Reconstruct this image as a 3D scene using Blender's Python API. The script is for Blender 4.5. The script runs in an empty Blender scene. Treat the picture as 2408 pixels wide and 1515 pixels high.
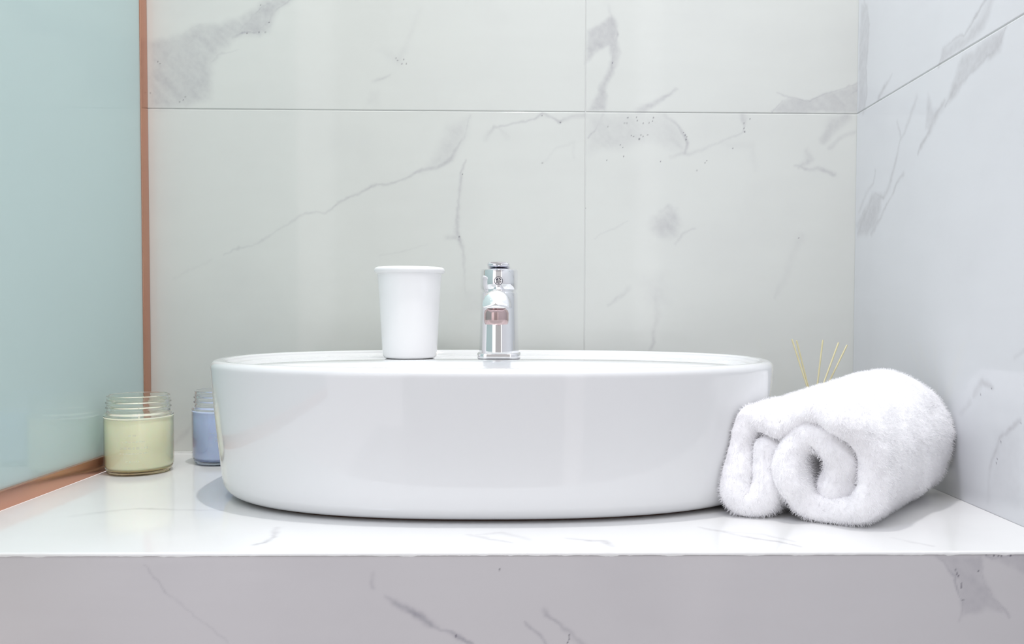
import bpy, bmesh, math, random
import numpy as np
from mathutils import Vector, Matrix

random.seed(7); RNG = np.random.default_rng(7)
SC = bpy.context.scene
COL = SC.collection
MM = 0.001

# ------------------------------------------------------------------ camera
cam_d = bpy.data.cameras.new('camera'); cam = bpy.data.objects.new('camera', cam_d); COL.objects.link(cam)
cam_d.sensor_fit = 'HORIZONTAL'; cam_d.sensor_width = 36.0
cam_d.lens = 1950.0 / 2408.0 * 36.0
cam_d.shift_x = -(1271.0 - 1204.0) / 2408.0
cam_d.shift_y = (798.0 - 757.5) / 2408.0
cam_d.clip_start = 0.01
YAW, PITCH, ROLL = 0.0180, 0.0323, 0.00325
Rm = Matrix.Rotation(-YAW, 4, 'Z') @ Matrix.Rotation(math.pi / 2 - PITCH, 4, 'X') @ Matrix.Rotation(ROLL, 4, 'Z')
cam.matrix_world = Matrix.Translation((0, 0, 0.185)) @ Rm
SC.camera = cam

# ------------------------------------------------------------------ exposure, world, lamps
SC.view_settings.view_transform = 'Standard'
SC.view_settings.look = 'None'
SC.view_settings.gamma = 1.0
SC.view_settings.use_curve_mapping = False
SC.view_settings.exposure = 0.23
SC.render.film_transparent = False
SC.cycles.max_bounces = 16; SC.cycles.transmission_bounces = 16; SC.cycles.glossy_bounces = 16
SC.cycles.caustics_refractive = True

w = bpy.data.worlds.new('bathroom_daylight'); SC.world = w; w.use_nodes = True
nt = w.node_tree; nt.nodes.clear()
out = nt.nodes.new('ShaderNodeOutputWorld'); bg = nt.nodes.new('ShaderNodeBackground')
tc = nt.nodes.new('ShaderNodeTexCoord'); sep = nt.nodes.new('ShaderNodeSeparateXYZ')
mr = nt.nodes.new('ShaderNodeMapRange'); mr.inputs[1].default_value = -1; mr.inputs[2].default_value = 1
rp = nt.nodes.new('ShaderNodeValToRGB')
el = rp.color_ramp.elements
el[0].position = 0.0; el[0].color = (0.56, 0.52, 0.52, 1)
el[1].position = 1.0; el[1].color = (0.81, 0.81, 0.81, 1)
e = el.new(0.42); e.color = (0.66, 0.63, 0.64, 1)
e = el.new(0.52); e.color = (0.82, 0.80, 0.81, 1)
nt.links.new(tc.outputs['Generated'], sep.inputs[0]); nt.links.new(sep.outputs[2], mr.inputs[0])
nt.links.new(mr.outputs[0], rp.inputs[0]); nt.links.new(rp.outputs[0], bg.inputs[0])
bg.inputs[1].default_value = 1.35
nt.links.new(bg.outputs[0], out.inputs[0])

def lamp(name, kind, loc, energy, color=(1, 1, 1), size=0.08, target=None, shape='DISK', size_y=None):
    d = bpy.data.lights.new(name, kind); d.energy = energy; d.color = color
    if kind == 'AREA':
        d.shape = shape; d.size = size
        if size_y: d.size_y = size_y
    o = bpy.data.objects.new(name, d); COL.objects.link(o); o.location = loc
    if target is not None:
        o.rotation_euler = (Vector(target) - Vector(loc)).to_track_quat('-Z', 'Y').to_euler()
    return o
lamp('ceiling_downlight', 'AREA', (-0.03, 0.64, 2.05), 12.5, (1.0, 0.99, 0.98), 0.05, (-0.05, 0.84, 0))
lamp('front_fill_light', 'AREA', (-0.15, -0.25, 2.0), 6.0, (1.0, 0.99, 0.97), 1.0, (-0.10, 0.95, 0.05), 'SQUARE')  # added fill from behind the camera, lifts the shadows; no real fixture
lamp('lilac_fill_light', 'AREA', (-0.95, -0.35, 1.75), 6.5, (0.72, 0.75, 1.0), 0.35, (0.43, 0.95, 0.25))  # added lilac fill for the screen, counter left and right wall

# ------------------------------------------------------------------ numpy noise
def _h(ix, iy, seed):
    n = (ix.astype(np.int64) * 374761393 + iy.astype(np.int64) * 668265263 + seed * 1274126177) & 0x7fffffff
    n = ((n ^ (n >> 13)) * 1274126177) & 0x7fffffff
    return ((n ^ (n >> 16)) & 0xffff) / 65535.0
def vnoise(x, y, seed=0):
    ix = np.floor(x); iy = np.floor(y); fx = x - ix; fy = y - iy
    fx = fx * fx * (3 - 2 * fx); fy = fy * fy * (3 - 2 * fy)
    a = _h(ix, iy, seed); b = _h(ix + 1, iy, seed); c = _h(ix, iy + 1, seed); d = _h(ix + 1, iy + 1, seed)
    return (a * (1 - fx) + b * fx) * (1 - fy) + (c * (1 - fx) + d * fx) * fy
def fbm(x, y, seed=0, o=4):
    s = 0; a = .5; t = 0
    for k in range(o):
        s = s + a * vnoise(x, y, seed + k * 17); t += a; a *= .5; x = x * 2.03 + 5.1; y = y * 2.03 + 1.7
    return s / t

# ------------------------------------------------------------------ mesh helpers (millimetres in, metres out)
def link(name, me, mat=None, parent=None, smooth=True):
    o = bpy.data.objects.new(name, me); COL.objects.link(o)
    if mat is not None:
        me.materials.append(mat)
    if smooth:
        me.polygons.foreach_set('use_smooth', np.ones(len(me.polygons), dtype=bool))
    if parent is not None:
        o.parent = parent
    return o
def mesh_np(name, V, Fq):
    me = bpy.data.meshes.new(name)
    V = np.asarray(V, dtype=np.float64) * MM; Fq = np.asarray(Fq, dtype=np.int32)
    me.vertices.add(len(V)); me.vertices.foreach_set('co', V.ravel())
    k = Fq.shape[1]
    me.loops.add(Fq.size); me.loops.foreach_set('vertex_index', Fq.ravel())
    me.polygons.add(len(Fq)); me.polygons.foreach_set('loop_start', np.arange(len(Fq), dtype=np.int32) * k)
    me.update(calc_edges=True); me.validate()
    return me
def mesh_py(name, V, Fs):
    me = bpy.data.meshes.new(name)
    me.from_pydata([tuple(c * MM for c in v) for v in V], [], Fs); me.update(); return me
def fix_normals(me):
    bm = bmesh.new(); bm.from_mesh(me); bmesh.ops.recalc_face_normals(bm, faces=bm.faces); bm.to_mesh(me); bm.free()
def thing(name, label, cat, loc=(0, 0, 0), group=None, rotz=0.0):
    o = bpy.data.objects.new(name, None); COL.objects.link(o)
    o.location = [c * MM for c in loc]; o.rotation_euler = (0, 0, rotz); o.empty_display_size = .02
    tag(o, label, cat, group); return o
def tag(o, label, cat, group=None):
    o['label'] = label; o['category'] = cat
    if group: o['group'] = group
    return o
def lathe(name, prof, mat, parent=None, seg=96, cx=0, cy=0, sharp=None):
    """prof: list of (r, z); r==0 ends are closed by a fan"""
    V = []; Fs = []; rings = []
    for r, z in prof:
        if r <= 1e-6:
            rings.append([len(V)]); V.append((cx, cy, z))
        else:
            s = len(V)
            for k in range(seg):
                a = 2 * math.pi * k / seg; V.append((cx + r * math.cos(a), cy + r * math.sin(a), z))
            rings.append(list(range(s, s + seg)))
    for a, b in zip(rings, rings[1:]):
        for k in range(seg):
            k2 = (k + 1) % seg
            if len(a) == 1 and len(b) == 1: continue
            if len(a) == 1: Fs.append((a[0], b[k2], b[k]))
            elif len(b) == 1: Fs.append((a[k], a[k2], b[0]))
            else: Fs.append((a[k], a[k2], b[k2], b[k]))
    me = mesh_py(name, V, Fs); fix_normals(me)
    o = link(name, me, mat, parent)
    if sharp: me.set_sharp_from_angle(angle=math.radians(sharp))
    return o
def arc(cx, cz, r, a0, a1, n):
    return [(cx + r * math.cos(math.radians(a0 + (a1 - a0) * i / n)), cz + r * math.sin(math.radians(a0 + (a1 - a0) * i / n))) for i in range(n + 1)]
def box(name, x0, x1, y0, y1, z0, z1, mat, parent=None, bev=0.0, seg=3):
    bm = bmesh.new(); bmesh.ops.create_cube(bm, size=1)
    for v in bm.verts:
        v.co = Vector(((x0 + x1) / 2 + v.co.x * (x1 - x0), (y0 + y1) / 2 + v.co.y * (y1 - y0), (z0 + z1) / 2 + v.co.z * (z1 - z0))) * MM
    if bev: bmesh.ops.bevel(bm, geom=bm.edges[:], offset=bev * MM, segments=seg, affect='EDGES', profile=.5)
    me = bpy.data.meshes.new(name); bm.to_mesh(me); bm.free()
    o = link(name, me, mat, parent, smooth=bool(bev))
    if bev: me.set_sharp_from_angle(angle=math.radians(40))
    return o

# ------------------------------------------------------------------ materials
def srgb(*c):
    return tuple(((x / 255) / 12.92 if x / 255 <= .04045 else ((x / 255 + .055) / 1.055) ** 2.4) for x in c) + (1,)
def mat(name, color, rough=.5, metal=0, ior=1.5, coat=0, trans=0, sss=0, spec=None):
    m = bpy.data.materials.new(name); m.use_nodes = True
    b = m.node_tree.nodes['Principled BSDF']
    b.inputs['Base Color'].default_value = color if len(color) == 4 else tuple(color) + (1,)
    b.inputs['Roughness'].default_value = rough; b.inputs['Metallic'].default_value = metal
    b.inputs['IOR'].default_value = ior; b.inputs['Coat Weight'].default_value = coat
    b.inputs['Coat Roughness'].default_value = .03
    b.inputs['Transmission Weight'].default_value = trans
    if sss:
        b.inputs['Subsurface Weight'].default_value = sss; b.inputs['Subsurface Scale'].default_value = .01
    return m
def noise_tint(m, scale, amt, c2, detail=3):
    """soft procedural colour variation"""
    t = m.node_tree; b = t.nodes['Principled BSDF']
    c = t.nodes.new('ShaderNodeTexCoord'); n = t.nodes.new('ShaderNodeTexNoise'); n.inputs['Scale'].default_value = scale
    n.inputs['Detail'].default_value = detail
    mx = t.nodes.new('ShaderNodeMix'); mx.data_type = 'RGBA'
    r = t.nodes.new('ShaderNodeMapRange'); r.inputs[1].default_value = .35; r.inputs[2].default_value = .7; r.inputs[4].default_value = amt
    mx.inputs[6].default_value = b.inputs['Base Color'].default_value[:]; mx.inputs[7].default_value = c2 if len(c2) == 4 else tuple(c2) + (1,)
    t.links.new(c.outputs['Object'], n.inputs['Vector']); t.links.new(n.outputs[0], r.inputs[0])
    t.links.new(r.outputs[0], mx.inputs[0]); t.links.new(mx.outputs[2], b.inputs['Base Color'])
    return m
def marble(name, base, vein=(.42, .415, .435), rough=.06, ripple=(2.0, 0.35), ripple_amt=.02):
    m = mat(name, base, rough)
    t = m.node_tree; b = t.nodes['Principled BSDF']
    N = t.nodes.new; L = t.links.new
    av = N('ShaderNodeAttribute'); av.attribute_name = 'vein'
    asp = N('ShaderNodeAttribute'); asp.attribute_name = 'speck'
    tc = N('ShaderNodeTexCoord')
    cl = N('ShaderNodeTexNoise'); cl.inputs['Scale'].default_value = 9; cl.inputs['Detail'].default_value = 5
    L(tc.outputs['Object'], cl.inputs['Vector'])
    r = N('ShaderNodeMapRange'); r.inputs[1].default_value = .45; r.inputs[2].default_value = .8; r.inputs[4].default_value = .10
    L(cl.outputs[0], r.inputs[0])
    fine = N('ShaderNodeTexNoise'); fine.inputs['Scale'].default_value = 160; fine.inputs['Detail'].default_value = 4
    L(tc.outputs['Object'], fine.inputs['Vector'])
    fm = N('ShaderNodeMapRange'); fm.inputs[1].default_value = .3; fm.inputs[2].default_value = .7; fm.inputs[3].default_value = .75; fm.inputs[4].default_value = 1.15
    L(fine.outputs[0], fm.inputs[0])
    mu = N('ShaderNodeMath'); mu.operation = 'MULTIPLY'; L(av.outputs['Fac'], mu.inputs[0]); L(fm.outputs[0], mu.inputs[1])
    ad = N('ShaderNodeMath'); ad.operation = 'ADD'; ad.use_clamp = True; L(mu.outputs[0], ad.inputs[0]); L(r.outputs[0], ad.inputs[1])
    m1 = N('ShaderNodeMix'); m1.data_type = 'RGBA'; m1.inputs[6].default_value = tuple(base[:3]) + (1,); m1.inputs[7].default_value = tuple(vein) + (1,)
    L(ad.outputs[0], m1.inputs[0])
    m2 = N('ShaderNodeMix'); m2.data_type = 'RGBA'; m2.inputs[7].default_value = (.06, .05, .08, 1)
    L(m1.outputs[2], m2.inputs[6]); L(asp.outputs['Fac'], m2.inputs[0]); L(m2.outputs[2], b.inputs['Base Color'])
    # the glaze is very slightly wavy
    mp = N('ShaderNodeMapping'); mp.inputs['Scale'].default_value = (ripple[0], ripple[0], ripple[1] * 40)
    L(tc.outputs['Object'], mp.inputs['Vector'])
    rn = N('ShaderNodeTexNoise'); rn.inputs['Scale'].default_value = 3.0; rn.inputs['Detail'].default_value = 2
    L(mp.outputs[0], rn.inputs['Vector'])
    bp = N('ShaderNodeBump'); bp.inputs['Strength'].default_value = ripple_amt; bp.inputs['Distance'].default_value = .02
    L(rn.outputs[0], bp.inputs['Height']); L(bp.outputs[0], b.inputs['Normal'])
    return m

M = {}
M['tile'] = marble('glazed_marble_tile', (.675, .690, .660))
M['tile_right'] = marble('lilac_lit_marble_tile', (.675, .690, .715))  # same tile as the back wall, lilac light put into its colour
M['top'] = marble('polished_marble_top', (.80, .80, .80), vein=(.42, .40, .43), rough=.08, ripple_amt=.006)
M['apron'] = marble('shaded_marble_apron', (.60, .585, .60), vein=(.33, .32, .36), rough=.12)  # same marble as the top, darkened to carry the front face's shade
M['grout'] = mat('grey_grout', (.66, .67, .655), .8)
M['ceramic'] = mat('white_glazed_ceramic', (.77, .78, .79), .045, coat=.4)
noise_tint(M['ceramic'], 6, .25, (.79, .80, .81))
M['cup'] = mat('white_matte_ceramic', (.93, .925, .935), .22)
M['chrome'] = mat('chrome', (.90, .90, .92), .035, metal=1)
noise_tint(M['chrome'], 40, .2, (.86, .86, .88))
M['pink_reflection'] = mat('pink_reflection_metal', (.60, .46, .46), .16, metal=1)  # pink reflection on the outlet put into the metal colour
M['dark'] = mat('dark_print', (.05, .045, .07), .3)
M['copper'] = mat('brushed_copper', (.62, .32, .225), .22, metal=.85)
noise_tint(M['copper'], 30, .5, (.60, .33, .22))
M['pane'] = mat('pale_teal_glass', (.77, .95, .94), .025, coat=.3)
noise_tint(M['pane'], 3, .5, (.78, .94, .93))
_t = M['pane'].node_tree; _N = _t.nodes.new; _p = _t.nodes['Principled BSDF']; _p.inputs['Specular IOR Level'].default_value = 0; _p.inputs['Coat Weight'].default_value = 0
_p.inputs['Roughness'].default_value = 1
_tr = _N('ShaderNodeBsdfTranslucent'); _tr.inputs[0].default_value = (.83, .96, .95, 1)
_mx = _N('ShaderNodeMixShader'); _mx.inputs[0].default_value = .5
_gl = _N('ShaderNodeBsdfGlossy'); _gl.inputs['Roughness'].default_value = .02; _fr = _N('ShaderNodeFresnel'); _fr.inputs[0].default_value = 1.75
_m2 = _N('ShaderNodeMixShader')
for _a, _b in ((_p.outputs[0], _mx.inputs[1]), (_tr.outputs[0], _mx.inputs[2]), (_mx.outputs[0], _m2.inputs[1]), (_gl.outputs[0], _m2.inputs[2]), (_fr.outputs[0], _m2.inputs[0]), (_m2.outputs[0], _t.nodes['Material Output'].inputs[0])):
    _t.links.new(_a, _b)
M['silicone'] = mat('white_silicone', (.86, .87, .86), .3)
M['ash'] = mat('pale_ceiling_paint', (.8, .8, .8), .7)
M['floor'] = mat('grey_floor_tile', (.35, .33, .33), .3)
M['linen'] = mat('white_terry', (.95, .945, .965), .9)
V_BACK = [
 ('P', 7.6, 0.55, [(-484.6, 530.6), (-458.4, 539.0), (-428.4, 551.7), (-393.1, 555.8), (-371.2, 564.2), (-349.3, 577.9), (-335.7, 586.1), (-300.2, 586.5), (-319.4, 572.8), (-333.2, 545.6), (-357.8, 539.9), (-374.2, 537.0), (-393.4, 520.6), (-407.1, 504.2), (-407.6, 458.0), (-437.7, 448.5), (-485.6, 448.2)]),
 ('P', 4.3, 0.45, [(-368.7, 545.2), (-349.4, 572.5), (-327.5, 586.2), (-305.7, 586.4), (-319.4, 574.4), (-327.7, 553.7), (-344.2, 541.7), (-357.8, 543.7)]),
 ('L', [(-371.4, 539.8, 1.09, 0.4), (-357.6, 561.6, 1.36, 0.7), (-343.9, 575.2, 1.36, 0.8), (-327.5, 583.5, 1.09, 0.5), (-294.7, 594.7, 1.09, 0.4)]),
 ('L', [(-379.6, 537.0, 2.72, 0.5), (-363.2, 543.7, 2.17, 0.9), (-349.6, 544.9, 1.63, 0.8), (-335.9, 556.4, 1.63, 0.6), (-322.1, 572.7, 1.63, 0.7), (-300.2, 589.2, 1.63, 0.6)]),
 ('L', [(-458.5, 536.3, 1.63, 0.2), (-431.2, 550.1, 2.17, 0.35), (-412.1, 554.6, 1.63, 0.25)]),
 ('L', [(-409.9, 504.2, 1.63, 0.4), (-393.4, 517.9, 1.63, 0.45), (-371.6, 521.9, 0.82, 0.2)]),
 ('L', [(-197.9, 483.1, 3.28, 0.15), (-188.6, 487.0, 2.74, 0.45), (-174.8, 494.2, 1.64, 0.15)]),
 ('L', [(-185.7, 522.4, 5.46, 0.06), (-163.8, 511.7, 5.47, 0.18), (-136.3, 577.3, 4.36, 0.05)]),
 ('P', 6.6, 0.16, [(-205.1, 470.5), (-188.6, 470.6), (-185.9, 451.5), (-207.9, 451.4)]),
 ('P', 3.8, 0.62, [(79.6, 549.4), (97.8, 560.4), (111.5, 571.5), (118.2, 563.4), (116.1, 541.5), (121.8, 525.2), (117.4, 508.7), (107.6, 489.4), (101.0, 472.9), (105.6, 447.2), (79.0, 447.0), (91.1, 467.4), (94.3, 481.1), (103.6, 497.6), (111.9, 514.1), (106.2, 530.5), (92.4, 522.2), (78.7, 508.4), (79.7, 530.3)]),
 ('L', [(105.9, 585.1, 4.39, 0.1), (111.5, 566.0, 2.2, 0.4), (116.6, 547.0, 1.65, 0.6), (114.0, 522.4, 1.65, 0.65), (112.4, 508.7, 1.65, 0.7), (103.7, 492.2, 2.2, 0.3)]),
 ('L', [(145.6, 447.5, 4.97, 0.35), (162.2, 455.3, 3.87, 0.6), (181.6, 466.4, 2.76, 0.55), (197.0, 476.5, 1.66, 0.4)]),
 ('L', [(90.0, 464.6, 2.76, 0.3), (98.3, 456.5, 4.41, 0.3)]),
 ('P', 2.8, 0.5, [(321.1, 446.6), (333.8, 461.0), (347.2, 465.5), (371.2, 463.5), (390.7, 471.4), (415.8, 480.4), (432.5, 488.3), (433.1, 446.9)]),
 ('L', [(328.1, 470.9, 1.39, 0.45), (340.4, 465.5, 1.66, 0.5), (371.2, 463.0, 1.39, 0.8), (393.5, 471.4, 1.39, 0.6), (415.8, 481.0, 1.11, 0.5), (432.5, 488.3, 1.67, 0.6)]),
 ('L', [(321.1, 446.6, 1.11, 0.6), (333.8, 461.0, 1.11, 0.4)]),
 ('L', [(418.7, 470.0, 1.67, 0.4), (432.0, 479.4, 2.22, 0.8)]),
 ('P', 9.9, 0.3, [(80.1, 439.8), (101.2, 442.8), (145.6, 443.1), (179.0, 443.3), (195.8, 432.4), (207.1, 410.5), (210.0, 393.9), (190.5, 399.3), (157.0, 410.1), (118.1, 398.8), (80.4, 393.1)]),
 ('L', [(79.2, 411.8, 2.21, 0.55), (87.4, 420.7, 1.66, 0.5), (95.7, 434.5, 2.21, 0.35), (101.2, 442.8, 2.76, 0.3)]),
 ('L', [(181.8, 440.6, 3.87, 0.3), (195.8, 432.4, 2.77, 0.45), (203.1, 421.5, 2.77, 0.6), (209.9, 407.7, 2.77, 0.7), (207.2, 395.0, 2.77, 0.5), (190.6, 389.4, 2.77, 0.25)]),
 ('L', [(210.0, 392.8, 3.33, 0.3), (246.2, 405.2, 1.67, 0.25), (265.7, 412.0, 1.67, 0.3), (282.3, 419.3, 1.39, 0.35), (285.6, 427.6, 1.67, 0.5), (284.3, 441.4, 4.99, 0.45)]),
 ('L', [(416.4, 442.3, 7.79, 0.45), (402.5, 428.4, 8.91, 0.5), (391.6, 411.8, 5.57, 0.45)]),
 ('L', [(430.7, 423.1, 3.34, 0.3), (414.0, 414.7, 3.34, 0.35), (397.3, 400.7, 3.34, 0.3)]),
 ('L', [(355.6, 375.5, 2.23, 0.35), (372.3, 386.7, 4.46, 0.4), (369.3, 400.5, 3.34, 0.25)]),
 ('L', [(352.8, 378.3, 2.23, 0.4), (380.9, 374.0, 2.79, 0.5), (403.5, 366.4, 2.79, 0.55)]),
 ('P', 8.9, 0.5, [(166.1, 305.1), (180.0, 316.3), (196.7, 319.2), (202.5, 299.8), (197.0, 283.1), (174.7, 284.1), (164.5, 294.0)]),
 ('L', [(177.2, 316.3, 4.45, 0.2), (184.4, 324.6, 3.34, 0.3), (196.8, 308.1, 4.45, 0.3)]),
 ('L', [(197.1, 274.8, 2.23, 0.2), (208.2, 287.6, 2.23, 0.3), (223.8, 295.4, 1.67, 0.3)]),
 ('L', [(88.2, 281.5, 1.67, 0.15), (107.6, 291.0, 1.67, 0.22), (132.6, 306.1, 1.11, 0.18)]),
 ('L', [(108.2, 194.8, 2.23, 0.25), (119.3, 204.8, 2.79, 0.3), (136.0, 217.2, 3.35, 0.2)]),
 ('L', [(175.1, 227.4, 6.7, 0.12), (172.5, 205.0, 6.71, 0.2), (172.7, 179.9, 5.6, 0.2), (165.5, 160.3, 3.36, 0.25), (167.3, 149.1, 2.24, 0.4), (163.5, 136.8, 2.24, 0.35)]),
 ('P', 11.2, 0.14, [(141.5, 232.8), (186.2, 238.5), (192.2, 193.9), (158.6, 193.8)]),
 ('L', [(359.7, 283.9, 7.84, 0.14), (343.4, 239.2, 6.73, 0.12), (329.7, 205.6, 2.81, 0.2)]),
 ('L', [(257.4, 405.3, 4.44, 0.1), (296.5, 402.8, 4.45, 0.12), (299.6, 372.4, 5.57, 0.08)]),
 ('L', [(-391.9, 258.2, 1.65, 0.25), (-373.7, 267.7, 1.92, 0.4), (-357.2, 271.0, 1.38, 0.3), (-340.7, 279.4, 2.2, 0.3), (-324.1, 288.8, 1.65, 0.18), (-302.0, 302.7, 1.93, 0.3), (-280.0, 312.7, 1.93, 0.45), (-263.5, 313.9, 1.65, 0.35), (-246.9, 322.3, 1.65, 0.45), (-230.4, 331.7, 1.93, 0.5), (-213.8, 343.4, 1.65, 0.5), (-202.8, 348.4, 1.65, 0.6), (-186.2, 348.5, 1.65, 0.6), (-158.7, 355.8, 1.65, 0.5), (-142.1, 364.1, 2.2, 0.5), (-120.0, 372.5, 3.31, 0.5), (-97.9, 383.7, 3.31, 0.6), (-92.4, 397.4, 2.75, 0.5), (-84.1, 409.6, 2.2, 0.5)]),
 ('P', 11.0, 0.38, [(-114.5, 402.8), (-106.2, 424.8), (-86.9, 433.1), (-75.8, 438.7), (-78.6, 414.0), (-89.6, 397.4), (-97.9, 383.7), (-131.1, 366.9)]),
 ('L', [(-73.1, 441.4, 2.2, 0.3), (-76.9, 430.5, 1.65, 0.35), (-81.4, 411.2, 2.75, 0.35)]),
 ('L', [(-79.7, 383.8, 1.1, 0.5), (-82.4, 364.5, 2.21, 0.6), (-84.1, 345.2, 2.76, 0.5), (-86.9, 325.9, 2.21, 0.5), (-89.6, 309.3, 2.76, 0.5), (-90.2, 290.0, 3.32, 0.6), (-86.9, 281.7, 2.77, 0.7), (-81.3, 270.7, 2.22, 0.4), (-79.6, 237.4, 2.22, 0.25), (-79.1, 204.1, 2.22, 0.1)]),
 ('L', [(-103.5, 284.4, 3.87, 0.35), (-88.0, 283.9, 2.77, 0.6)]),
 ('L', [(-192.0, 259.1, 1.66, 0.12), (-158.8, 264.8, 1.66, 0.18), (-125.6, 274.9, 1.66, 0.1)]),
 ('L', [(-53.7, 411.4, 4.41, 0.15), (-42.7, 426.3, 2.2, 0.4), (-34.4, 429.1, 1.65, 0.5), (-20.6, 430.9, 1.65, 0.5), (-6.8, 434.3, 1.65, 0.5), (9.8, 436.6, 1.65, 0.5), (20.8, 440.5, 2.76, 0.55), (34.7, 436.8, 1.93, 0.6), (44.7, 432.4, 2.21, 0.7), (51.3, 435.8, 2.21, 0.35), (73.5, 441.4, 3.31, 0.4)]),
 ('L', [(-34.4, 426.4, 2.75, 0.2), (-23.3, 414.4, 4.41, 0.12)]),
 ('L', [(18.3, 378.9, 2.21, 0.1), (40.4, 398.3, 2.21, 0.12), (62.5, 406.7, 2.76, 0.1), (65.4, 387.5, 2.21, 0.12)]),
 ('P', 5.6, 0.1, [(-81.3, 209.7), (-48.0, 220.9), (-47.9, 187.6), (-81.3, 181.9)]),
 ('L', [(-456.4, 227.6, 2.2, 0.1), (-406.8, 252.6, 1.65, 0.12)]),
 ('L', [(-458.7, 14.0, 3.33, 0.22), (-442.0, 30.7, 3.33, 0.25), (-433.6, 41.9, 2.77, 0.15)])]
V_RIGHT = [
 ('P', 5.1, 0.5, [(874.2, 444.5), (865.9, 463.2), (840.2, 462.7), (819.8, 458.9), (793.4, 470.3), (779.5, 487.0), (765.2, 481.6), (785.5, 455.6), (827.3, 447.6)]),
 ('L', [(874.2, 444.5, 1.9, 0.6), (863.2, 461.4, 2.49, 0.5), (844.4, 462.8, 1.8, 0.6), (823.8, 460.3, 1.74, 0.6), (804.7, 470.2, 2.24, 0.8), (783.0, 484.4, 2.68, 0.8)]),
 ('L', [(827.3, 447.6, 2.34, 0.4), (793.0, 460.2, 2.19, 0.5), (775.6, 477.7, 2.12, 0.6)]),
 ('P', 4.3, 0.55, [(857.4, 400.4), (844.5, 420.0), (835.0, 434.3), (825.5, 442.0), (750.9, 442.0), (759.7, 425.7), (773.5, 421.3), (795.4, 424.7), (822.1, 413.8), (842.0, 400.1)]),
 ('L', [(857.4, 400.4, 2.47, 0.8), (838.4, 414.1, 2.39, 0.6), (802.9, 422.9, 2.8, 0.7), (780.8, 426.3, 2.68, 0.7), (761.3, 430.0, 2.06, 0.7), (752.2, 441.6, 1.52, 0.7)]),
 ('L', [(857.7, 406.2, 3.09, 0.6), (876.8, 395.4, 5.11, 0.55), (890.1, 380.4, 3.27, 0.6), (908.9, 368.3, 2.7, 0.7), (915.6, 362.6, 2.05, 0.6)]),
 ('P', 4.0, 0.4, [(896.6, 425.2), (881.8, 405.6), (857.4, 399.6), (885.4, 379.4), (899.9, 387.1)]),
 ('L', [(921.0, 426.9, 3.43, 0.3), (930.6, 412.9, 2.79, 0.35), (945.6, 397.3, 2.86, 0.4), (961.4, 386.0, 2.2, 0.5), (966.2, 367.3, 2.96, 0.5), (982.2, 345.2, 3.8, 0.5), (999.0, 327.5, 4.68, 0.6)]),
 ('L', [(967.8, 409.5, 2.96, 0.3), (959.4, 390.5, 2.19, 0.4)]),
 ('L', [(949.0, 344.8, 3.61, 0.5), (970.4, 333.4, 2.24, 0.55), (989.2, 316.0, 2.3, 0.5), (1016.1, 298.7, 3.2, 0.45), (1034.3, 284.8, 3.29, 0.5)]),
 ('P', 5.7, 0.55, [(1033.7, 335.0), (1005.2, 330.9), (1008.1, 313.3), (1022.1, 294.1), (1047.3, 284.9), (1077.0, 287.7), (1085.8, 300.8), (1055.2, 319.2)]),
 ('L', [(1027.2, 363.0, 2.43, 0.5), (1030.4, 347.7, 2.04, 0.35), (1055.8, 335.5, 3.38, 0.3), (1075.3, 316.2, 3.48, 0.35)]),
 ('L', [(1001.3, 325.3, 2.35, 0.6), (1023.6, 333.6, 2.42, 0.5), (1061.7, 314.6, 3.42, 0.4)]),
 ('P', 3.4, 0.4, [(1077.6, 584.6), (1058.6, 577.6), (1049.2, 537.2), (1058.1, 497.3), (1058.6, 442.7), (1083.2, 446.9), (1083.5, 526.6)]),
 ('L', [(1069.6, 587.0, 2.56, 0.4), (1052.3, 548.8, 2.5, 0.5), (1061.0, 503.5, 2.54, 0.6), (1056.9, 464.8, 2.53, 0.5), (1066.7, 443.0, 3.42, 0.5)]),
 ('L', [(987.0, 469.0, 2.28, 0.3), (1004.1, 458.6, 3.9, 0.5), (1021.8, 447.9, 3.21, 0.5)]),
 ('L', [(791.1, 106.3, 3.35, 0.3), (776.7, 119.9, 4.88, 0.5), (758.7, 116.7, 2.62, 0.55)]),
 ('L', [(817.7, 82.3, 2.93, 0.15), (798.5, 99.3, 3.39, 0.3)]),
 ('L', [(714.8, 91.6, 1.92, 0.6), (730.4, 82.7, 2.48, 0.6), (745.3, 72.0, 3.07, 0.6), (749.6, 59.6, 3.1, 0.5), (756.1, 46.7, 2.62, 0.5), (762.5, 29.5, 3.18, 0.25), (761.8, 9.7, 3.18, 0.15)]),
 ('L', [(726.3, 144.9, 2.45, 0.3), (712.1, 151.3, 1.9, 0.3)]),
 ('P', 9.4, 0.2, [(753.8, 78.6), (714.7, 87.9), (711.9, 13.6), (758.7, 22.3)])]
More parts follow.
